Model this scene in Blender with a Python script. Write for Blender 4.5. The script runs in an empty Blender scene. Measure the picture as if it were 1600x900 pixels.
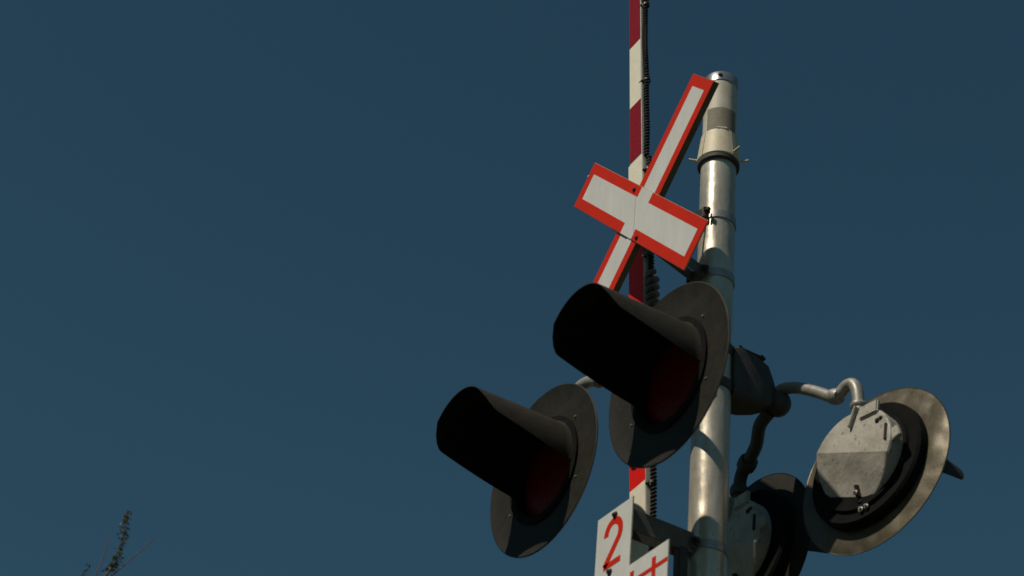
import bpy, bmesh, math, random
from mathutils import Vector, Matrix
random.seed(4)
SC = bpy.context.scene
COL = SC.collection
R = math.radians
H = 1.5                      # rig heights below are metres above the eye; the eye is 1.5 m above the ground

# ------------------------------------------------------------------ camera
cam = bpy.data.cameras.new('camera')
camo = bpy.data.objects.new('camera', cam); COL.objects.link(camo)
fw = Vector((-0.70747293, 0.38500015, 0.59266933))
rt = Vector((0.52708634, 0.84607831, 0.07957058))
up = Vector((0.47080998, -0.36868194, 0.80150583))
camo.matrix_world = Matrix(((rt.x, up.x, -fw.x, 5.35230945), (rt.y, up.y, -fw.y, -3.78276311),
                            (rt.z, up.z, -fw.z, H), (0, 0, 0, 1)))
cam.sensor_width = 36.0
cam.lens = 36.0 * 3359.44 / 1600.0
cam.clip_end = 6000
cam.clip_start = 0.05
cam.dof.use_dof = True
cam.dof.focus_distance = 9.6
cam.dof.aperture_fstop = 4.0
SC.camera = camo

# ------------------------------------------------------------------ sky and sun
QX, RZ = 0.17, 1.20          # the sunlight travels along (-QX, 1, -RZ)
to_sun = Vector((QX, -1, RZ)).normalized()
el = math.asin(to_sun.z); az = math.atan2(to_sun.x, to_sun.y)
world = bpy.data.worlds.new('World'); SC.world = world; world.use_nodes = True
nt = world.node_tree; bg = nt.nodes['Background']
sky = nt.nodes.new('ShaderNodeTexSky'); sky.sky_type = 'NISHITA'; sky.sun_disc = False
sky.sun_elevation = el; sky.sun_rotation = az
sky.altitude = 300; sky.air_density = 1.0; sky.dust_density = 0.05; sky.ozone_density = 1.6
tint = nt.nodes.new('ShaderNodeMix'); tint.data_type = 'RGBA'; tint.blend_type = 'MULTIPLY'; tint.inputs[0].default_value = 1.0
tint.inputs[7].default_value = (0.73, 1.17, 1.06, 1)     # the photograph's cool film cast, the same over the whole sky
nt.links.new(sky.outputs[0], tint.inputs[6]); nt.links.new(tint.outputs[2], bg.inputs[0]); bg.inputs[1].default_value = 0.050
sl = bpy.data.lights.new('sun', 'SUN'); sl.energy = 5.0; sl.angle = R(0.55); sl.color = (1.0, 0.91, 0.78)
so = bpy.data.objects.new('sun', sl); COL.objects.link(so)
so.rotation_euler = to_sun.to_track_quat('Z', 'Y').to_euler(); so.location = (0, -6, 14)
SC.view_settings.view_transform = 'Standard'; SC.view_settings.look = 'None'
SC.view_settings.exposure = -0.72; SC.view_settings.gamma = 1.0

# ------------------------------------------------------------------ materials
def mat(name, col, rough=0.5, metal=0.0, col2=None, scale=8.0, mix=0.5, bump=0.0, bscale=120.0, stretch=(1, 1, 1),
        rvar=0.0, spec=0.5, speck=None, sheen=False):
    m = bpy.data.materials.new(name); m.use_nodes = True
    t = m.node_tree; b = t.nodes['Principled BSDF']
    b.inputs['Base Color'].default_value = (*col, 1); b.inputs['Roughness'].default_value = rough
    b.inputs['Metallic'].default_value = metal; b.inputs['Specular IOR Level'].default_value = spec
    tc = t.nodes.new('ShaderNodeTexCoord'); mp = t.nodes.new('ShaderNodeMapping'); mp.inputs['Scale'].default_value = stretch
    t.links.new(tc.outputs['Object'], mp.inputs[0])
    last = None
    if col2:
        n = t.nodes.new('ShaderNodeTexNoise'); n.inputs['Scale'].default_value = scale; n.inputs['Detail'].default_value = 7
        n.inputs['Roughness'].default_value = 0.65
        t.links.new(mp.outputs[0], n.inputs['Vector'])
        r = t.nodes.new('ShaderNodeValToRGB'); r.color_ramp.elements[0].position = 0.5 - 0.5 * mix * .4
        r.color_ramp.elements[1].position = 0.5 + 0.5 * mix * .6
        r.color_ramp.elements[0].color = (*col, 1); r.color_ramp.elements[1].color = (*col2, 1)
        t.links.new(n.outputs['Fac'], r.inputs[0]); last = r.outputs[0]
        if rvar:
            mr = t.nodes.new('ShaderNodeMapRange'); mr.inputs[1].default_value = 0.3; mr.inputs[2].default_value = 0.7
            mr.inputs[3].default_value = rough - rvar; mr.inputs[4].default_value = rough + rvar
            t.links.new(n.outputs['Fac'], mr.inputs[0]); t.links.new(mr.outputs[0], b.inputs['Roughness'])
    if speck:   # fine dirt specks: (colour, amount 0..1, scale)
        n2 = t.nodes.new('ShaderNodeTexNoise'); n2.inputs['Scale'].default_value = speck[2]; n2.inputs['Detail'].default_value = 3
        t.links.new(tc.outputs['Object'], n2.inputs['Vector'])
        r2 = t.nodes.new('ShaderNodeValToRGB'); r2.color_ramp.elements[0].position = 0.60; r2.color_ramp.elements[1].position = 0.72
        r2.color_ramp.elements[0].color = (0, 0, 0, 1); r2.color_ramp.elements[1].color = (speck[1],) * 3 + (1,)
        t.links.new(n2.outputs['Fac'], r2.inputs[0])
        mx = t.nodes.new('ShaderNodeMix'); mx.data_type = 'RGBA'
        t.links.new(r2.outputs[0], mx.inputs[0])
        if last: t.links.new(last, mx.inputs[6])
        else: mx.inputs[6].default_value = (*col, 1)
        mx.inputs[7].default_value = (*speck[0], 1); last = mx.outputs[2]
    if last: t.links.new(last, b.inputs['Base Color'])
    if bump:
        n3 = t.nodes.new('ShaderNodeTexNoise'); n3.inputs['Scale'].default_value = bscale; n3.inputs['Detail'].default_value = 4
        t.links.new(mp.outputs[0], n3.inputs['Vector'])
        bp = t.nodes.new('ShaderNodeBump'); bp.inputs['Strength'].default_value = bump; bp.inputs['Distance'].default_value = 0.002
        t.links.new(n3.outputs['Fac'], bp.inputs['Height']); t.links.new(bp.outputs[0], b.inputs['Normal'])
    return m

M = {
 'pole': mat('galvanised_steel', (0.50, 0.45, 0.35), 0.36, 0.50, (0.68, 0.62, 0.50), 14, 0.6, 0.35, 60, (1, 1, .25), 0.08, speck=((.22, .20, .17), .5, 90)),
 'pole_top': mat('dull_steel', (0.47, 0.43, 0.34), 0.62, 0.1, (0.56, 0.52, 0.42), 20, 0.6, 0.2, 90, rvar=.06),
 'cap': mat('cap_steel', (0.50, 0.49, 0.47), 0.30, 0.8, (0.42, 0.41, 0.38), 20, 0.6, 0.2, 90),
 'patch': mat('grey_tape', (0.19, 0.168, 0.118), 0.75, 0.0, (0.24, 0.21, 0.155), 60, 0.6, 0.2, 300),
 'collar': mat('collar_steel', (0.56, 0.49, 0.34), 0.6, 0.1, (0.64, 0.57, 0.42), 26, 0.6, 0.3, 90, rvar=.06),
 'band': mat('stainless_band', (0.42, 0.40, 0.37), 0.4, 0.6, (0.33, 0.32, 0.30), 40, 0.5, 0.2, 200),
 'bracket': mat('dull_bracket_steel', (0.10, 0.095, 0.078), 0.6, 0.2, (0.15, 0.14, 0.115), 18, 0.6, 0.4, 120),
 'pipe': mat('weathered_pipe', (0.28, 0.26, 0.225), 0.5, 0.3, (0.38, 0.355, 0.31), 22, 0.6, 0.3, 90, rvar=.08, speck=((.10, .09, .07), .6, 60)),
 'iron': mat('dark_cast_iron', (0.042, 0.038, 0.032), 0.7, 0.1, (0.065, 0.06, 0.05), 22, 0.6, 0.5, 120),
 'black': mat('black_lamp_paint_and_shade', (0.012, 0.010, 0.006), 0.66, 0.0, (0.023, 0.0195, 0.012), 12, 0.7, 0.25, 160, rvar=.08, spec=.25, speck=((.075, .07, .055), .35, 140)),
 'hood': mat('black_hood_paint', (0.018, 0.0155, 0.010), 0.68, 0.0, (0.036, 0.031, 0.020), 14, 0.7, 0.25, 160, spec=.3, speck=((.10, .095, .08), .3, 150)),
 'inside': mat('matt_black', (0.006, 0.006, 0.006), 0.9, 0.0, (0.010, 0.010, 0.009), 20, .5, spec=.1),
 'discback': mat('dull_bare_sheet', (0.060, 0.050, 0.030), 0.46, 0.40, (0.165, 0.138, 0.085), 3.5, 0.8, 0.25, 90, rvar=.12, speck=((.07, .06, .045), .5, 70)),
 'cover': mat('cast_aluminium', (0.25, 0.225, 0.175), 0.6, 0.1, (0.54, 0.51, 0.44), 11, 1.2, 0.6, 90, rvar=.08, speck=((.11, .10, .08), .7, 45)),
 'red': mat('red_sheeting', (0.62, 0.020, 0.003), 0.6, 0.0, (0.47, 0.018, 0.004), 9, 1.0, 0.1, 300, spec=.15, speck=((.45, .05, .03), .25, 120)),
 'white': mat('white_sheeting', (0.545, 0.535, 0.485), 0.5, 0.0, (0.67, 0.665, 0.625), 14, 1.1, 0.1, 300, (1, 1, .3), speck=((.50, .49, .43), .4, 90)),
 'back': mat('sign_back', (0.17, 0.135, 0.075), 0.7, 0.1, (0.11, 0.09, 0.055), 20, .7, .2, 100),
 'edge': mat('aluminium_edge', (0.52, 0.48, 0.36), 0.45, 0.5, (0.4, 0.37, 0.28), 30, .5),
 'crimson': mat('old_crimson_tape', (0.26, 0.008, 0.018), 0.5, 0.0, (0.19, 0.008, 0.012), 10, 1.0, 0.1, 300, (1, 1, .3), spec=.15, speck=((.30, .10, .09), .4, 70)),
 'armred': mat('bright_red_tape', (0.80, 0.012, 0.006), 0.5, 0.0, (0.62, 0.010, 0.003), 10, 1.0, 0.1, 300, (1, 1, .3), spec=.15, speck=((.35, .06, .05), .4, 70)),
 'armwhite': mat('aged_white_tape', (0.76, 0.70, 0.54), 0.5, 0.0, (0.84, 0.79, 0.63), 18, .7, 0.1, 300, speck=((.42, .40, .32), .4, 80)),
 'armside': mat('arm_aluminium', (0.62, 0.60, 0.54), 0.5, 0.3, (0.52, 0.50, 0.45), 30, .6),
 'cable': mat('black_cable', (0.016, 0.015, 0.014), 0.7, 0.0, (0.030, 0.029, 0.026), 40, .6, spec=.2),
 'greycable': mat('grey_cable', (0.12, 0.115, 0.085), 0.55, 0.0, (0.16, 0.15, 0.12), 40, .6),
 'bolt': mat('dark_bolt', (0.05, 0.045, 0.04), 0.5, 0.6),
 'brightbolt': mat('bright_bolt', (0.6, 0.57, 0.5), 0.3, 0.8),
 'bark': mat('twig_bark', (0.15, 0.055, 0.03), 0.8, 0.0, (0.20, 0.08, 0.045), 20, .7),
 'leaf': mat('leaf_green', (0.085, 0.105, 0.012), 0.6, 0.0, (0.20, 0.15, 0.015), 3, .8),
 'concrete': mat('concrete', (0.32, 0.31, 0.29), 0.85, 0.0, (0.24, 0.23, 0.215), 6, .8, .4, 60),
 'ground': mat('dry_grass_ground', (0.028, 0.034, 0.012), 0.95, 0.0, (0.050, 0.045, 0.022), .9, .8, .5, 20),
 'asphalt': mat('asphalt', (0.045, 0.045, 0.047), 0.9, 0.0, (0.06, 0.06, 0.06), 3, .8, .5, 40),
}
lens = bpy.data.materials.new('dark_red_glass'); lens.use_nodes = True
b = lens.node_tree.nodes['Principled BSDF']
b.inputs['Base Color'].default_value = (0.095, 0.0013, 0.0018, 1); b.inputs['Roughness'].default_value = 0.4
b.inputs['Specular IOR Level'].default_value = 0.08
_t = lens.node_tree; _w = _t.nodes.new('ShaderNodeTexVoronoi'); _w.inputs['Scale'].default_value = 90
_tc = _t.nodes.new('ShaderNodeTexCoord'); _t.links.new(_tc.outputs['Object'], _w.inputs['Vector'])
_b = _t.nodes.new('ShaderNodeBump'); _b.inputs['Strength'].default_value = .5; _b.inputs['Distance'].default_value = .003
_t.links.new(_w.outputs['Distance'], _b.inputs['Height']); _t.links.new(_b.outputs[0], b.inputs['Normal'])
M['lens'] = lens
def wavy(m, sc, dist):
    t = m.node_tree; b_ = t.nodes['Principled BSDF']; old = b_.inputs['Normal'].links[0].from_socket if b_.inputs['Normal'].links else None
    n = t.nodes.new('ShaderNodeTexNoise'); n.inputs['Scale'].default_value = sc; n.inputs['Detail'].default_value = 2
    tc_ = t.nodes.new('ShaderNodeTexCoord'); t.links.new(tc_.outputs['Object'], n.inputs['Vector'])
    bp = t.nodes.new('ShaderNodeBump'); bp.inputs['Strength'].default_value = 1; bp.inputs['Distance'].default_value = dist
    t.links.new(n.outputs['Fac'], bp.inputs['Height'])
    if old: t.links.new(old, bp.inputs['Normal'])
    t.links.new(bp.outputs[0], b_.inputs['Normal'])
wavy(M['discback'], 4.5, .035); wavy(M['pole'], 9, .004); wavy(M['cover'], 14, .006)

# ------------------------------------------------------------------ helpers
def thing(name, label, cat, base=(0, 0, 0), rot=(0, 0, 0), group=None, kind=None):
    o = bpy.data.objects.new(name, None); COL.objects.link(o); o.empty_display_size = .1
    o.location = (base[0], base[1], base[2] + H); o.rotation_euler = rot
    o['label'] = label; o['category'] = cat
    if group: o['group'] = group
    return o

def part(name, bm, mats, parent=None, origin=(0, 0, 0), smooth=None, label=None):
    """link bm as ONE mesh object; origin = base of its thing, in the same coordinates as the vertices"""
    if not isinstance(mats, (list, tuple)): mats = [mats]
    bmesh.ops.translate(bm, verts=bm.verts, vec=(-origin[0], -origin[1], -origin[2]))
    bmesh.ops.recalc_face_normals(bm, faces=bm.faces)
    me = bpy.data.meshes.new(name); bm.to_mesh(me); bm.free()
    for m in mats: me.materials.append(m)
    if smooth is not None:
        for p in me.polygons: p.use_smooth = True
        me.set_sharp_from_angle(angle=R(smooth))
    o = bpy.data.objects.new(name, me); COL.objects.link(o)
    if parent: o.parent = parent
    if label: o['label'] = label
    return o

def bx(bm, c, s, bevel=0.0, M4=None, mi=0):
    """box centred on c with size s"""
    r = bmesh.ops.create_cube(bm, size=1.0)
    vs = r['verts']
    bmesh.ops.scale(bm, vec=s, verts=vs)
    if bevel:
        es = list({e for v in vs for e in v.link_edges})
        rr = bmesh.ops.bevel(bm, geom=es, offset=bevel, segments=2, affect='EDGES')
        vs = list({v for f in rr['faces'] for v in f.verts} | {v for v in vs if v.is_valid})
    mt = Matrix.Translation(c) @ (M4 if M4 else Matrix.Identity(4))
    bmesh.ops.transform(bm, matrix=mt, verts=vs)
    for f in {f for v in vs for f in v.link_faces}: f.material_index = mi
    return vs

def lathe(bm, prof, axis='z', seg=48, c=(0, 0, 0), mis=None, a0=0.0, a1=2 * math.pi):
    """revolve (radius, height) pairs about axis"""
    full = abs(a1 - a0 - 2 * math.pi) < 1e-6
    n = seg if full else seg + 1
    rings = []
    for (r, h) in prof:
        ring = []
        for i in range(n):
            a = a0 + (a1 - a0) * i / seg
            x, y = r * math.cos(a), r * math.sin(a)
            p = (x, y, h) if axis == 'z' else (x, h, y)
            ring.append(bm.verts.new((p[0] + c[0], p[1] + c[1], p[2] + c[2])))
        rings.append(ring)
    for k in range(len(prof) - 1):
        for i in range(seg if full else seg):
            j = (i + 1) % n
            try:
                f = bm.faces.new((rings[k][i], rings[k][j], rings[k + 1][j], rings[k + 1][i]))
                if mis: f.material_index = mis[k]
            except ValueError: pass
    bmesh.ops.remove_doubles(bm, verts=[v for rg in rings for v in rg], dist=1e-6)
    return rings

def tube(bm, pts, rad, seg=14, caps=True, smooth=6, mi=0):
    P = [Vector(p) for p in pts]
    rr = rad if isinstance(rad, (list, tuple)) else [rad] * len(P)
    if smooth > 1 and len(P) > 2:
        Q, RQ = [], []
        for i in range(len(P) - 1):
            p0 = P[max(i - 1, 0)]; p1 = P[i]; p2 = P[i + 1]; p3 = P[min(i + 2, len(P) - 1)]
            for k in range(smooth):
                t = k / smooth
                Q.append(.5 * ((2 * p1) + (p2 - p0) * t + (2 * p0 - 5 * p1 + 4 * p2 - p3) * t * t + (3 * p1 - p0 - 3 * p2 + p3) * t ** 3))
                RQ.append(rr[i] + (rr[i + 1] - rr[i]) * t)
        Q.append(P[-1]); RQ.append(rr[-1]); P, rr = Q, RQ
    up0 = Vector((0, 0, 1)); d = (P[1] - P[0]).normalized()
    if abs(d.dot(up0)) > .9: up0 = Vector((1, 0, 0))
    n = d.cross(up0).normalized(); rings = []
    for i, p in enumerate(P):
        d = (P[min(i + 1, len(P) - 1)] - P[max(i - 1, 0)]).normalized()
        n = (n - d * n.dot(d)).normalized(); b_ = d.cross(n)
        rings.append([bm.verts.new(p + (n * math.cos(2 * math.pi * k / seg) + b_ * math.sin(2 * math.pi * k / seg)) * rr[i]) for k in range(seg)])
    for a, b2 in zip(rings, rings[1:]):
        for k in range(seg):
            f = bm.faces.new((a[k], a[(k + 1) % seg], b2[(k + 1) % seg], b2[k])); f.material_index = mi
    if caps:
        bm.faces.new(rings[0]).material_index = mi; bm.faces.new(rings[-1][::-1]).material_index = mi

def prism(bm, outline, y0, y1, bevel=0.0, mi=0):
    """outline in (x, z); extruded in y"""
    a = [bm.verts.new((x, y0, z)) for x, z in outline]; b2 = [bm.verts.new((x, y1, z)) for x, z in outline]
    fs = [bm.faces.new(a), bm.faces.new(b2[::-1])]
    n = len(a)
    for i in range(n): fs.append(bm.faces.new((a[i], a[(i + 1) % n], b2[(i + 1) % n], b2[i])))
    for f in fs: f.material_index = mi
    if bevel:
        es = [e for e in {e for f in fs[:2] for e in f.edges}]
        bmesh.ops.bevel(bm, geom=es, offset=bevel, segments=2, affect='EDGES')
    return fs

def bolt(c, r=0.009, h=0.012, axis=(0, -1, 0), washer=True):
    bm = bmesh.new()
    prof = [(0, h), (r * .8, h), (r, h * .75), (r, h * .25)] + ([(r * 1.7, h * .25), (r * 1.7, 0)] if washer else [(r, 0)])
    lathe(bm, prof, 'z', 6)
    q = Vector((0, 0, 1)).rotation_difference(Vector(axis)).to_matrix().to_4x4()
    bmesh.ops.transform(bm, matrix=Matrix.Translation(c) @ q, verts=bm.verts)
    return bm

# ------------------------------------------------------------------ ground
def sheet(name, x0, x1, y0, y1, z, m):
    bm = bmesh.new()
    bm.faces.new([bm.verts.new(p) for p in ((x0, y0, z), (x1, y0, z), (x1, y1, z), (x0, y1, z))])
    o = part(name, bm, m); o['kind'] = 'structure'; return o
sheet('ground', -3000, 3000, -3000, 3000, 0.0, M['ground'])
sheet('road', 1.6, 9.2, -400, 400, 0.004, M['asphalt'])

# ------------------------------------------------------------------ the mast with its junction arms
PR = 0.0702
mast = thing('signal_mast', 'tall pale galvanised steel pole that carries the lamps and signs', 'pole', (0, 0, -H))
O = (0, 0, -H)
bm = bmesh.new(); lathe(bm, [(0.0, -H + .3), (PR, -H + .3), (PR, 5.515), (0, 5.515)], seg=64)
part('pole_tube', bm, M['pole'], mast, O, 40)
PT = 0.0675
bm = bmesh.new(); lathe(bm, [(PT, 5.515), (PT, 5.885), (0, 5.885)], seg=64)
part('upper_tube', bm, M['pole_top'], mast, O, 40, label='dull grey upper section of the pole')
bm = bmesh.new(); lathe(bm, [(PT + .001, 5.883), (PT + .003, 5.885), (PT + .003, 5.925), (PT - .004, 5.934), (PT - .016, 5.939), (PT - .03, 5.940), (0, 5.944)], seg=64)
cap = part('pole_cap', bm, M['cap'], mast, O, 40)
a = R(-38)
part('bolt', bolt((math.cos(a) * (PT + .002), math.sin(a) * (PT + .002), 5.908), .006, .008, (math.cos(a), math.sin(a), 0)), M['bolt'], cap, O)
# the duller rectangle of tape round the upper section
bm = bmesh.new(); lathe(bm, [(PT, 5.616), (PT + .0012, 5.616), (PT + .0012, 5.735), (PT, 5.735)], seg=40, a0=R(-82), a1=R(28))
part('tape_patch', bm, M['patch'], mast, O, 40, label='dull grey tape wrapped round the pole')
# collar: three flared segments clamped round the joint
for k in range(4):
    a0 = R(-82 + 90 * k); a1 = a0 + R(88)
    bm = bmesh.new()
    lathe(bm, [(PT + .001, 5.616), (PT + .006, 5.618), (PR + .014, 5.523), (PR + .017, 5.493), (PR + .012, 5.486), (PR + .002, 5.494)], seg=10, a0=a0, a1=a1)
    part('collar_segment', bm, M['collar'], mast, O, 35)
bm = bmesh.new(); lathe(bm, [(PR + .001, 5.491), (PR + .013, 5.491), (PR + .013, 5.473), (PR + .009, 5.468), (PR + .001, 5.468)], seg=48)
part('collar_ring', bm, M['iron'], mast, O, 35, label='dark ring under the collar')
for ang in (-125, 54, 8):
    a = R(ang); d = Vector((math.cos(a), math.sin(a), .12)).normalized()
    bm = bmesh.new(); p = Vector((d.x * (PR + .012), d.y * (PR + .012), 5.510))
    tube(bm, [p, p + d * .026, p + d * .036 + Vector((0, 0, .003))], [.0045, .0045, .004], 8)
    part('collar_bolt', bm, M['collar'], mast, O, 50)
bm = bmesh.new(); bx(bm, (0, 0, 0), (.040, .004, .006)); 
a = R(-28)
bmesh.ops.transform(bm, matrix=Matrix.Translation((math.cos(a) * (PT + .006), math.sin(a) * (PT + .006), 5.624)) @ Matrix.Rotation(a + R(90), 4, 'Z'), verts=bm.verts)
part('collar_lip', bm, M['collar'], mast, O)

def junction_arm(sg):
    """box arm from the pole along y to a cast hub"""
    bm = bmesh.new()
    secs = [(.050, .070, 4.385, 4.605), (.068, .074, 4.385, 4.612), (.150, .068, 4.398, 4.612), (.212, .060, 4.420, 4.596), (.245, .045, 4.436, 4.560), (.262, .036, 4.450, 4.535)]
    rings = []
    for y, w, zb, zt in secs:
        ch = .014
        o = [(-w + ch, zb), (w - ch, zb), (w, zb + ch), (w, zt - ch), (w - ch, zt), (-w + ch, zt), (-w, zt - ch), (-w, zb + ch)]
        rings.append([bm.verts.new((x, sg * y, z)) for x, z in o])
    for a_, b_ in zip(rings, rings[1:]):
        for k in range(8): bm.faces.new((a_[k], a_[(k + 1) % 8], b_[(k + 1) % 8], b_[k]))
    bm.faces.new(rings[0]); bm.faces.new(rings[-1][::-1])
    jb = part('junction_box', bm, M['iron'], mast, O, 30)
    bm = bmesh.new(); bx(bm, (0, sg * .14, 4.617), (.11, .13, .010), .003)
    part('lid', bm, M['iron'], jb, O)
    for sx_ in (-1, 1):
        for yy in (.09, .19):
            part('bolt', bolt((sx_ * .046, sg * yy, 4.622), .006, .008, (0, 0, 1)), M['bolt'], jb, O)
    bm = bmesh.new()
    bmesh.ops.create_uvsphere(bm, u_segments=24, v_segments=16, radius=.051)
    bmesh.ops.scale(bm, vec=(1, .95, 1.0), verts=bm.verts)
    bmesh.ops.translate(bm, verts=bm.verts, vec=(.012, sg * .293, 4.474))
    part('hub', bm, M['iron'], mast, O, 60)
junction_arm(1); junction_arm(-1)
# collars that hold the boxes to the pole
for z in (4.42, 4.58):
    bm = bmesh.new(); lathe(bm, [(PR + .0005, z - .02), (PR + .006, z - .02), (PR + .006, z + .02), (PR + .0005, z + .02)], seg=48)
    part('mast_clamp', bm, M['iron'], mast, O, 35)

def drop_arm(pts, rad, unions, pm):
    bm = bmesh.new(); tube(bm, pts, rad, 18, True, 7)
    ar = part('crossarm_pipe', bm, pm, mast, O, 60)
    for p, d, r, l in unions:
        bm = bmesh.new(); p = Vector(p); d = Vector(d).normalized()
        tube(bm, [p - d * l, p - d * l * .5, p + d * l * .5, p + d * l], [r * .9, r, r, r * .9], 10, True, 1)
        part('pipe_union', bm, pm, ar, O, 40)
# rear right, rear left, front left, front right
drop_arm([(-.02, .285, 4.500), (.02, .291, 4.522), (.05, .297, 4.524), (.121, .311, 4.494), (.214, .326, 4.431), (.280, .337, 4.382), (.312, .343, 4.385), (.341, .348, 4.402), (.370, .353, 4.398), (.390, .357, 4.360), (.396, .359, 4.29), (.396, .360, 4.20)], .0225,
         [((.292, .339, 4.379), (.85, .15, -.35), .031, .020), ((.394, .359, 4.295), (0, 0, 1), .031, .010)], M['pipe'])
drop_arm([(-.01, .275, 4.445), (-.10, .295, 4.436), (-.20, .354, 4.424), (-.294, .389, 4.412), (-.36, .408, 4.398), (-.386, .415, 4.35), (-.392, .416, 4.25)], .0250,
         [((-.310, .394, 4.409), (-.9, .25, -.1), .038, .026), ((-.388, .415, 4.33), (0, 0, 1), .036, .020)], M['iron'])
drop_arm([(-.03, -.300, 4.46), (-.10, -.320, 4.452), (-.211, -.338, 4.435), (-.274, -.340, 4.462), (-.332, -.342, 4.478), (-.372, -.346, 4.470), (-.390, -.350, 4.42), (-.392, -.350, 4.26)], .0225,
         [((-.240, -.339, 4.447), (1, 0, -.4), .031, .018), ((-.391, -.350, 4.33), (0, 0, 1), .031, .014)], M['pipe'])
drop_arm([(.03, -.300, 4.46), (.14, -.315, 4.440), (.25, -.330, 4.420), (.33, -.345, 4.415), (.375, -.350, 4.39), (.392, -.350, 4.25)], .0225,
         [((.24, -.329, 4.422), (1, 0, 0), .030, .018), ((.391, -.350, 4.31), (0, 0, 1), .031, .014)], M['pipe'])

# ------------------------------------------------------------------ lamps
def lamp(name, label, c, yaw=0.0, tilt=0.0, rear=False, back='discback'):
    """origin at the disc centre, facing local -y"""
    t = thing(name, label, 'signal light', c, (tilt, 0, yaw), 'flashing lights of the level crossing')
    RD = .335
    bm = bmesh.new()   # disc: sheet dished forwards, rolled lip; black front, bare back unless blackened to stand in for shadow
    prof = [(.10, -.001), (.255, -.001), (.30, -.006), (RD - .004, -.013), (RD, -.011), (RD, -.007), (RD - .004, -.008), (.30, -.002), (.255, .003), (.10, .003)]
    prof[0] = (.19, -.001); prof[-1] = (.19, .003)
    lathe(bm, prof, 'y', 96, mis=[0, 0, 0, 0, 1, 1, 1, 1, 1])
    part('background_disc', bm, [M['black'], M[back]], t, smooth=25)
    for ang in (38, 128, 205, 330):
        a_ = R(ang); part('screw', bolt((math.cos(a_) * .232, -.001, math.sin(a_) * .232), .0042, .005, washer=False), M['brightbolt'], t)
    # bezel ring
    bm = bmesh.new(); lathe(bm, [(.208, -.001), (.209, -.010), (.186, -.013), (.179, -.008), (.177, .038)], 'y', 64)
    part('bezel', bm, M['inside'], t, smooth=30)
    # lens
    bm = bmesh.new(); lathe(bm, [(.1765, .034), (.168, .028), (.14, .018), (.10, .010), (.05, .005), (0, .003)], 'y', 48)
    part('lens', bm, M['lens'], t, smooth=60)
    # hood: half tube, deeper at the root, slightly tapered, open below
    bm = bmesh.new(); NA, NL = 40, 28
    outer, inner = [], []
    for j in range(NL + 1):
        u = j / NL; y = -.012 - u * (.285 if rear else .375)
        hi = math.pi - 0.0
        # lower edge angle: below horizontal at the root, just above it at the tip
        lo = -R(13) * (1 - u) + R(14) * u ** 1.2
        if u > .86: lo += R(26) * ((u - .86) / .14) ** 2.2
        r = .1840
        if u < .001: r = .189
        zc = 0
        ro, ri = [], []
        for i in range(NA + 1):
            a_ = lo + (math.pi - 2 * lo) * i / NA
            ro.append(bm.verts.new((math.cos(a_) * r, y, math.sin(a_) * r + zc)))
            ri.append(bm.verts.new((math.cos(a_) * (r - .0025), y, math.sin(a_) * (r - .0025) + zc)))
        outer.append(ro); inner.append(ri)
    def q(a_, b_, c_, d_, mi):
        f = bm.faces.new((a_, b_, c_, d_)); f.material_index = mi
    for j in range(NL):
        for i in range(NA):
            q(outer[j][i], outer[j][i + 1], outer[j + 1][i + 1], outer[j + 1][i], 0)
            q(inner[j][i], inner[j][i + 1], inner[j + 1][i + 1], inner[j + 1][i], 1)
        for i in (0, NA): q(outer[j][i], inner[j][i], inner[j + 1][i], outer[j + 1][i], 0)
    for j in (0, NL):
        for i in range(NA): q(outer[j][i], outer[j][i + 1], inner[j][i + 1], inner[j][i], 0)
    part('hood', bm, [M['hood'], M['inside']], t, smooth=40)
    # housing behind
    bm = bmesh.new(); lathe(bm, [(.200, .004), (.228, .004), (.232, .010), (.230, .034), (.222, .042), (.200, .044), (.196, .056), (.0, .056)], 'y', 64)
    if rear:
        for v in bm.verts:
            rr0 = math.hypot(v.co.x, v.co.z)
            if rr0 > .21: v.co.x *= 1.08; v.co.z *= 1.08; v.co.y = .004 + (v.co.y - .004) * 1.15
    hs = part('housing', bm, M['inside'], t, smooth=30)
    # cover casting: flat head above, the lower half falls away steeply towards the disc
    N_ = 48; out = []
    for i in range(N_):
        a_ = 2 * math.pi * i / N_
        x, z = math.cos(a_) * .182, math.sin(a_) * .182
        if abs(z) < 1e-6: z = 0.0
        out.append((x, max(-.170, min(z, .178))))
    D = .120 if rear else .100
    F = .46 if rear else .2
    bm = bmesh.new()
    def ring(s_, y):
        return [bm.verts.new((x * s_, max(.052, y - F * max(0.0, x * .3827 - z * .9239)) if y > .06 else y, z * s_)) for x, z in out]
    rs = [ring(1.0, .050), ring(1.0, D - .010), ring(.982, D - .003), ring(.955, D)]
    for a_, b_ in zip(rs, rs[1:]):
        for i in range(N_):
            bm.faces.new((a_[i], a_[(i + 1) % N_], b_[(i + 1) % N_], b_[i]))
    top = rs[-1]; hN = N_ // 2
    bm.faces.new(top[3:hN + 4]); bm.faces.new(top[hN + 3:] + top[:4])
    cv = part('rear_cover', bm, M['cover'], t, smooth=17)
    bm = bmesh.new(); bx(bm, (-.078, D + .001, .150), (.085, .018, .056), .005); part('conduit_boss', bm, M['cover'], cv)
    bm = bmesh.new(); bx(bm, (-.008, D + .005, .146), (.009, .026, .085), .002, Matrix.Rotation(R(-18), 4, 'Y')); part('rib', bm, M['cover'], cv)
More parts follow.
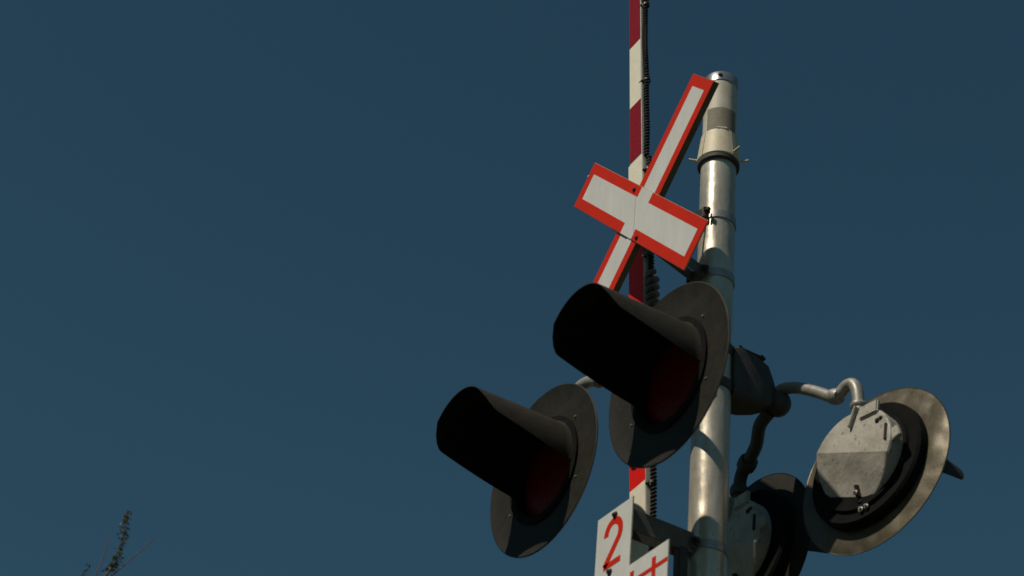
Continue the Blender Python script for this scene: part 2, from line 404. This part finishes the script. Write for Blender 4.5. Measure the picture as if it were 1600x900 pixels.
    if rear:
        bm = bmesh.new(); bx(bm, (-.190, D - .016, .010), (.036, .016, .052), .003, Matrix.Rotation(R(22), 4, 'Y')); part('hinge_ear', bm, M['cover'], cv)
        bm = bmesh.new(); bx(bm, (-.160, D + .002, .018), (.010, .012, .070), .002); part('hinge_slot', bm, M['bolt'], cv)
        part('bolt', bolt((-.118, D, .086), .007, .008, (0, 1, 0)), M['bolt'], cv)
        part('bolt', bolt((-.134, D, .090), .005, .008, (0, 1, 0)), M['bolt'], cv)
        yl = max(.056, D - F * .125)
        bm = bmesh.new(); bx(bm, (.0, yl + .008, -.138), (.013, .020, .046), .002, Matrix.Rotation(R(-20), 4, 'X')); bx(bm, (.0, yl - .010, -.172), (.020, .018, .014), .002)
        lt = part('latch', bm, M['bolt'], cv)
        part('wing_nut', bolt((.003, yl + .016, -.146), .007, .010, (0, 1, 0)), M['brightbolt'], lt)
        part('wing_nut', bolt((-.006, .054, -.206), .007, .010, (0, 1, 0)), M['brightbolt'], lt)
        part('wing_nut', bolt((-.030, .054, -.203), .006, .010, (0, 1, 0)), M['brightbolt'], lt)
    return t
lamp('crossing_light', 'largest black hooded crossing light, overlapping the pole just below the crossed boards', (.364, -.432, 4.105), R(2.0), R(1.6))
lamp('crossing_light', 'hooded black crossing light furthest left, against open sky beside the number 2 sign', (-.420, -.432, 4.105), R(2.8), R(1.6))
lamp('crossing_light', 'rightmost crossing light, seen from behind with sunlit grey cover on a brown disc', (.392, .421, 4.056), math.pi + .166, R(6.0), True)
lamp('crossing_light', 'rear-facing crossing light low beside the pole, cut off by the picture bottom', (-.392, .484, 4.081), math.pi + .04, R(2.0), True, 'black')  # black disc back stands in for the shadow lying over this lamp

# ------------------------------------------------------------------ crossed boards
SY = -.352
CX, CZ = -.027, 5.092
cb = thing('crossbuck_sign', 'red bordered white crossed boards fixed to the upper pole', 'crossing sign', (CX, SY, CZ))
CO = (CX, SY, CZ)
def rot(a_): return Matrix.Rotation(-a_, 4, 'Y')   # turns +x towards +z by a
def blade(name, ang, y0, thick, edge_m, label):
    L, W, ib, ie = .570, .0985, .044, .046
    XL = L + (.055 if name == 'rear_board' else 0.0)     # the lower leg is a little longer
    bm = bmesh.new(); bx(bm, ((L - XL) / 2, 0, 0), (L + XL, thick, 2 * W), .001)
    bmesh.ops.transform(bm, matrix=Matrix.Translation((CX, y0 + thick / 2, CZ)) @ rot(ang), verts=bm.verts)
    bd = part(name, bm, edge_m, cb, CO, label=label)
    def face(nm, rects, m):
        bm = bmesh.new()
        for (x0, x1, z0, z1) in rects: bx(bm, ((x0 + x1) / 2, 0, (z0 + z1) / 2), (x1 - x0, .0012, z1 - z0))
        bmesh.ops.transform(bm, matrix=Matrix.Translation((CX, y0 - .0006, CZ)) @ rot(ang), verts=bm.verts)
        part(nm, bm, m, bd, CO)
    e = .0016; Wi = W - ib; Li = L - ie
    g = W - ib     # half width of the gap where the other board's white runs across
    if name == 'front_board':
        face('red_border', [(-L + e, -Li, -W + e, W - e), (Li, L - e, -W + e, W - e), (-Li, -g, Wi, W - e), (g, Li, Wi, W - e), (-Li, -g, -W + e, -Wi), (g, Li, -W + e, -Wi)], M['red'])
        face('white_stripe', [(-Li, Li, -Wi, Wi), (-g, g, Wi, W - e), (-g, g, -W + e, -Wi)], M['white'])
    else:
        XLi = XL - ie
        face('red_border', [(-XL + e, -XLi, -W + e, W - e), (Li, L - e, -W + e, W - e), (-XLi, Li, Wi, W - e), (-XLi, Li, -W + e, -Wi)], M['red'])
        face('white_stripe', [(-XLi, Li, -Wi, Wi)], M['white'])
    return bd
blade('rear_board', R(45), SY + .006, .024, M['back'], 'rear board of the cross, rising to the right')
blade('front_board', R(-45), SY, .004, M['edge'], 'front board of the cross, falling to the right')
bm = bmesh.new(); bx(bm, (CX - .012, SY - .0014, CZ - .006), (.0022, .0008, .20)); part('seam', bm, M['edge'], cb, CO)
bm = bmesh.new(); bx(bm, (0, 0, -.1000), (.150, .010, .004)); bmesh.ops.transform(bm, matrix=Matrix.Translation((CX - .05, SY + .005, CZ + .05)) @ rot(R(-45) / 1), verts=bm.verts); part('shadow_gap_strip', bm, M['bolt'], cb, CO)  # solid dark strip painting in the shadow gap below the front board
for (x, z, q_) in ((-.024, .128, 1), (.012, -.128, 1)):
    part('bolt', bolt((CX + x, SY - .001, CZ + z), .0065, .008), M['bolt'], cb, CO)
part('rivet', bolt((CX - .375, SY - .001, CZ + .425), .006, .003, washer=False), M['edge'], cb, CO)
# brackets from the pole
def sign_bracket(root, org, z, hgt, yend, xw=.026, zs=None, m='bracket'):
    """pair of straps from the clamp at height z on the pole to height zs behind the plate"""
    zs = z if zs is None else zs
    bm = bmesh.new()
    y0, y1 = -PR - .008, yend
    for x in (-xw, xw):
        c = [(x - .0025, y0, z), (x + .0025, y0, z), (x + .0025, y1, zs), (x - .0025, y1, zs)]
        lo_ = [bm.verts.new((p[0], p[1], p[2] - hgt / 2)) for p in c]; hi_ = [bm.verts.new((p[0], p[1], p[2] + hgt / 2)) for p in c]
        bm.faces.new(lo_); bm.faces.new(hi_)
        for q_ in range(4): bm.faces.new((lo_[q_], lo_[(q_ + 1) % 4], hi_[(q_ + 1) % 4], hi_[q_]))
    bx(bm, (0, yend + .004, zs), (2 * xw + .05, .005, hgt * 1.1), .001)
    br = part('bracket', bm, M[m], root, org)
    bm = bmesh.new(); lathe(bm, [(PR + .0008, z - .017), (PR + .0045, z - .017), (PR + .0045, z + .017), (PR + .0008, z + .017)], seg=48)
    part('band_clamp', bm, M['band'], br, org, 35)
    bm = bmesh.new(); bx(bm, (0, -PR - .012, z), (.080, .016, .050), .003)
    part('clamp_block', bm, M['bracket'], br, org)
    for s_ in (-1, 1):
        bm = bolt((s_ * .046, -PR - .012, z), .010, .018, (s_, 0, 0)); part('bolt', bm, M['bolt'], br, org)
sign_bracket(cb, CO, 5.190, .050, SY + .032, zs=5.005, m='pipe')
sign_bracket(cb, CO, 4.910, .050, SY + .032, zs=4.985)
bm = bmesh.new(); bx(bm, (0, SY + .034, 5.085), (.045, .006, .38), .001); part('backing_bar', bm, M['bracket'], cb, CO)

# ------------------------------------------------------------------ number of tracks sign
TX = -.053
TO = (TX, SY, 3.55)
ts = thing('track_count_sign', 'white stepped plate with a red number 2 and red track symbol, below the crossed boards', 'sign', TO)
def tshape(inset=0.0):
    i = inset
    return [(TX - .108 + i, 3.8070 - i), (TX - .108 + i, 3.5380 - i), (TX - .335 + i, 3.5380 - i), (TX - .335 + i, 3.2200 + i),
            (TX + .335 - i, 3.2200 + i), (TX + .335 - i, 3.5380 - i), (TX + .108 - i, 3.5380 - i), (TX + .108 - i, 3.8070 - i)]
bm = bmesh.new(); prism(bm, tshape(), SY, SY + .004); pl = part('plate', bm, M['edge'], ts, TO)
bm = bmesh.new(); prism(bm, tshape(.002), SY - .0012, SY - .0002); part('white_face', bm, M['white'], pl, TO)
def stroke(bm, pts, w, y):
    P = [Vector((p[0], 0, p[1])) for p in pts]
    L_, R_ = [], []
    for i, p in enumerate(P):
        d = (P[min(i + 1, len(P) - 1)] - P[max(i - 1, 0)]).normalized(); n = Vector((-d.z, 0, d.x)) * w / 2
        L_.append(p + n); R_.append(p - n)
    for i in range(len(P) - 1):
        for yy in (y,):
            bm.faces.new([bm.verts.new((v.x, yy, v.z)) for v in (L_[i], L_[i + 1], R_[i + 1], R_[i])])
bm = bmesh.new()
pts = []
cx2, cz2, r2 = TX - .002, 3.7100, .044
for i in range(19):
    a_ = R(180 - i * 12.0 if i < 19 else 0); pts.append((cx2 + math.cos(a_) * r2, cz2 + math.sin(a_) * (r2 + .004)))
pts += [(cx2 - .046, 3.5920)]
stroke(bm, pts, .028, SY - .0022)
stroke(bm, [(cx2 - .050, 3.5915), (cx2 + .052, 3.5915)], .023, SY - .0022)
part('number', bm, M['red'], pl, TO, label='red number 2')
bm = bmesh.new()
stroke(bm, [(TX - .30, 3.4650), (TX + .333, 3.4650)], .016, SY - .0022)
stroke(bm, [(TX - .30, 3.3200), (TX + .333, 3.3200)], .016, SY - .0022)
for i in range(5): stroke(bm, [(TX - .255 + i * .1275, 3.5050), (TX - .255 + i * .1275, 3.2800)], .022, SY - .0026)
part('track_symbol', bm, M['red'], pl, TO, label='red railway track symbol')
for (x, z) in ((TX + .004, 3.7770), (TX - .010, 3.5600)):
    part('bolt', bolt((x, SY - .001, z),   .0085, .012), M['bolt'], ts, TO)
sign_bracket(ts, TO, 3.735, .080, SY + .004)
sign_bracket(ts, TO, 3.33, .060, SY + .004)
bm = bmesh.new(); bx(bm, (.012, -.118, 3.50), (.036, .040, .42), .004); part('strut', bm, M['iron'], ts, TO)

# ------------------------------------------------------------------ raised barrier arm
TILT = math.atan(.088)
AB = (.138, -.135, -.40)    # pivot
ga = thing('boom_barrier', 'raised red and white striped barrier arm standing upright behind the crossed boards', 'barrier', AB, (0, -TILT, 0))
cs = math.cos(TILT)
def az_(z): return (z - AB[2]) / cs          # rig height -> distance along the arm
WL, WU = .0510, .0440
zj = az_(5.712)
bm = bmesh.new(); bx(bm, (0, .014, zj / 2), (2 * WL, .028, zj), .002); lower = part('lower_section', bm, M['armside'], ga)
zt = az_(8.25)
bm = bmesh.new(); bx(bm, (.002, .007, (zj + zt) / 2 - .1), (2 * WU, .012, zt - zj + .2), .001); upper = part('upper_section', bm, M['armside'], ga)
def stripe(z0, z1, w, m, par, nm, xo=0.0, y=-.0006):
    bm = bmesh.new(); bx(bm, (xo, y, (az_(z0) + az_(z1)) / 2), (2 * w, .0014, az_(z1) - az_(z0)), 0)
    part(nm, bm, m, par)
for z0, z1, c in ((3.70, 4.077, 'w'), (4.077, 4.45, 'r'), (4.45, 4.83, 'w'), (4.83, 5.33, 'r'), (5.33, 5.712, 'w'), (3.33, 3.70, 'r'), (2.95, 3.33, 'w'), (2.57, 2.95, 'r'), (2.2, 2.57, 'w'), (1.8, 2.2, 'r')):
    stripe(z0 + .0004, z1 - .0004, WL - .002, M['armred'] if c == 'r' else M['armwhite'], lower, 'red_stripe' if c == 'r' else 'white_stripe')
for z0, z1, c in ((5.722, 6.043, 'r'), (6.043, 6.410, 'w'), (6.410, 6.78, 'r'), (6.78, 7.15, 'w'), (7.15, 7.52, 'r'), (7.52, 7.9, 'w'), (7.9, 8.2, 'r')):
    stripe(z0 + .0004, z1 - .0004, WU - .004, M['crimson'] if c == 'r' else M['armwhite'], upper, 'red_stripe' if c == 'r' else 'white_stripe', xo=.001, y=.0004)
# cable: coiled jacket down the side of the arm
bm = bmesh.new(); pts = []
z = az_(3.2); i = 0
while z < zt - .05:
    rr_ = .0092
    zz = z * cs + AB[2]
    xo = .064 if zz < 5.70 else .0585
    yo = .024 if zz < 5.70 else .016
    wob = .003 * math.sin(z * 7.1) + .002 * math.sin(z * 17.3)
    a_ = i * 2 * math.pi / 6
    pts.append((xo + wob + math.cos(a_) * rr_, yo + math.sin(a_) * rr_, z)); z += .0028; i += 1
tube(bm, pts, .0046, 5, True, 1)
for zo_, x_, y_ in ((3.2, .064, .024), (5.70, .0585, .016)): tube(bm, [(x_, y_, az_(zo_)), (x_, y_, az_(5.7) if zo_ < 5 else zt - .05)], .0065, 8, True, 1)
part('coiled_cable', bm, M['cable'], ga, smooth=70)
bm = bmesh.new(); pts = []
for i in range(91):
    t_ = i / 90; z = az_(4.72) + t_ * (az_(5.06) - az_(4.72))
    a_ = t_ * 2 * math.pi * 9
    pts.append((.070 + .016 * math.cos(a_), .030 + .016 * math.sin(a_), z))
tube(bm, pts, .0115, 8, True, 3)
part('slack_cable', bm, M['greycable'], ga, smooth=70)
bm = bmesh.new(); tube(bm, [(.056, .022, az_(4.7)), (.060, .024, az_(5.1)), (.055, .022, az_(5.4)), (.058, .02, az_(5.68))], .0055, 7)
part('wire', bm, M['greycable'], ga, smooth=70)
for zz in (4.06, 4.55, 5.15, 5.62, 6.145, 6.62, 6.70, 7.2, 7.7):
    bm = bmesh.new(); xo = .064 if zz < 5.70 else .0585
    lathe(bm, [(.013, -.005), (.0165, -.005), (.0165, .005), (.013, .005)], 'z', 16, c=(xo, .020, az_(zz)))
    bx(bm, (xo - .018, .006, az_(zz)), (.022, .014, .008), .001)
    bx(bm, (xo + .020, .016, az_(zz) + .004), (.014, .005, .005))
    part('cable_clip', bm, M['bolt'], ga)
bm = bmesh.new(); tube(bm, [(.058, .012, az_(6.60)), (.052, .002, az_(6.63)), (.062, -.004, az_(6.67)), (.054, .002, az_(6.71)), (.060, .010, az_(6.75))], .0035, 6, True, 5)
part('tied_wire', bm, M['greycable'], ga, smooth=60)

# the drive that holds the arm, at the foot of the mast
gm = thing('barrier_drive', 'grey barrier drive cabinet at the foot of the pole', 'cabinet', (.14, -.45, -H + .12))
GO = (.14, -.45, -H + .12)
bm = bmesh.new(); bx(bm, (.14, -.46, -H + .82), (.46, .50, 1.40), .02); cab = part('cabinet', bm, M['pipe'], gm, GO)
bm = bmesh.new(); bx(bm, (.14, -.716, -H + .85), (.38, .012, 1.15), .004); dr = part('door', bm, M['pipe'], cab, GO)
bm = bmesh.new(); bx(bm, (.28, -.728, -H + .85), (.02, .02, .12), .004); part('handle', bm, M['bolt'], dr, GO)
bm = bmesh.new(); tube(bm, [(.138, -.22, -.40), (.138, -.105, -.40)], .04, 20); part('shaft', bm, M['iron'], gm, GO, 40)
bm = bmesh.new(); bx(bm, (.14, -.46, -H + .06), (.6, .62, .12), .01); part('plinth', bm, M['concrete'], gm, GO)
bm = bmesh.new(); bx(bm, (0, .1, -H + .05), (.62, .46, .10), .01); part('footing', bm, M['concrete'], mast, O)
bm = bmesh.new(); lathe(bm, [(0, -H + .10), (.16, -H + .10), (.16, -H + .125), (.10, -H + .14), (.085, -H + .32), (PR + .001, -H + .33)], seg=40); part('base_flange', bm, M['iron'], mast, O, 30)

# ------------------------------------------------------------------ treetop at lower left
TB = Vector((-12.41, 1.46, -H))
tr = thing('tree', 'tip of a thin leafy treetop with bare twigs at the lower left of the sky', 'tree', TB)
RT = Vector((.335, .942, 0)).normalized()       # sideways as the twigs spread
def tp(s, z, d=0): return TB + RT * s + Vector((-.942, .335, 0)) * d + Vector((0, 0, z + H + (.27 if z > 0 else 0)))
bm = bmesh.new()
tube(bm, [tp(0, -H), tp(.03, 2), tp(-.05, 5), tp(.10, 7.4), tp(.16, 8.6), tp(.20, 9.0)], [.13, .11, .075, .045, .02, .010], 10)
part('trunk', bm, M['bark'], tr, TB, 60)
limbs = []
for i in range(46):
    z = 2.2 + 6.5 * (i / 46) ** .9; a_ = i * 2.4 + random.random() * .6; ln = (9.6 - z) * .26 + random.random() * .2
    p = tp(.06, z)
    d = Vector((math.cos(a_), math.sin(a_), .9)).normalized()
    limbs.append([p, p + d * ln * .5 + Vector((0, 0, .03)), p + d * ln + Vector((0, 0, ln * .25))])
bm = bmesh.new()
for L_ in limbs: tube(bm, L_, [.018, .011, .004], 6, True, 4)
part('branches', bm, M['bark'], tr, TB, 60)
# leafy leader and the bare twigs that show
# picture points: unit of s is sideways metres
def shoot(pts, r0, r1):
    n = len(pts); return pts, [r0 + (r1 - r0) * i / (n - 1) for i in range(n)]
lead = [tp(.20, 8.95), tp(.33, 9.25), tp(.405, 9.42), tp(.43, 9.62), tp(.415, 9.85), tp(.435, 10.03)]
tw = [shoot(lead, .010, .003),
      shoot([tp(.22, 8.9), tp(.25, 9.22), tp(.29, 9.50), tp(.29, 9.72)], .008, .003),
      shoot([tp(.22, 8.9), tp(.38, 9.24), tp(.54, 9.48), tp(.74, 9.78)], .008, .003),
      shoot([tp(.20, 8.85), tp(.36, 9.12), tp(.50, 9.22)], .007, .003),
      shoot([tp(.15, 8.8), tp(.12, 9.10), tp(.17, 9.32)], .008, .003),
      shoot([tp(.20, 8.8), tp(.30, 9.02), tp(.33, 9.18)], .008, .003)]
for P, rr_ in tw:
    bm = bmesh.new(); tube(bm, P, rr_, 6, True, 5); part('twig', bm, M['bark'], tr, TB, 60)
bm = bmesh.new()
def leaf(p, s_):
    a_ = random.random() * 6.28; t_ = random.uniform(-.9, .9)
    u_ = Vector((math.cos(a_), math.sin(a_), t_)).normalized(); v_ = u_.cross(Vector((random.random() - .5, random.random() - .5, random.random()))).normalized()
    bm.faces.new([bm.verts.new(p), bm.verts.new(p + u_ * s_ * .5 + v_ * s_ * .24), bm.verts.new(p + u_ * s_), bm.verts.new(p + u_ * s_ * .5 - v_ * s_ * .24)])
def along(P, n, spread, s_, t0=0., t1=1.):
    for _ in range(n):
        t_ = t0 + (t1 - t0) * random.random(); f = t_ * (len(P) - 1); i = min(int(f), len(P) - 2); p = P[i].lerp(P[i + 1], f - i)
        leaf(p + Vector([random.gauss(0, spread) for _ in range(3)]), s_ * random.uniform(.6, 1.2))
along(lead, 190, .013, .042, .36, .94)
along(lead, 60, .034, .05, .30, .42)
along(tw[4][0], 20, .025, .05, .4, 1.0)
along(tw[3][0], 16, .03, .05, .7, 1.)
for L_ in limbs: along(L_, 60, .10, .08, .2, 1.)
fo = part('foliage', bm, M['leaf'], tr, TB); fo['kind'] = 'stuff'
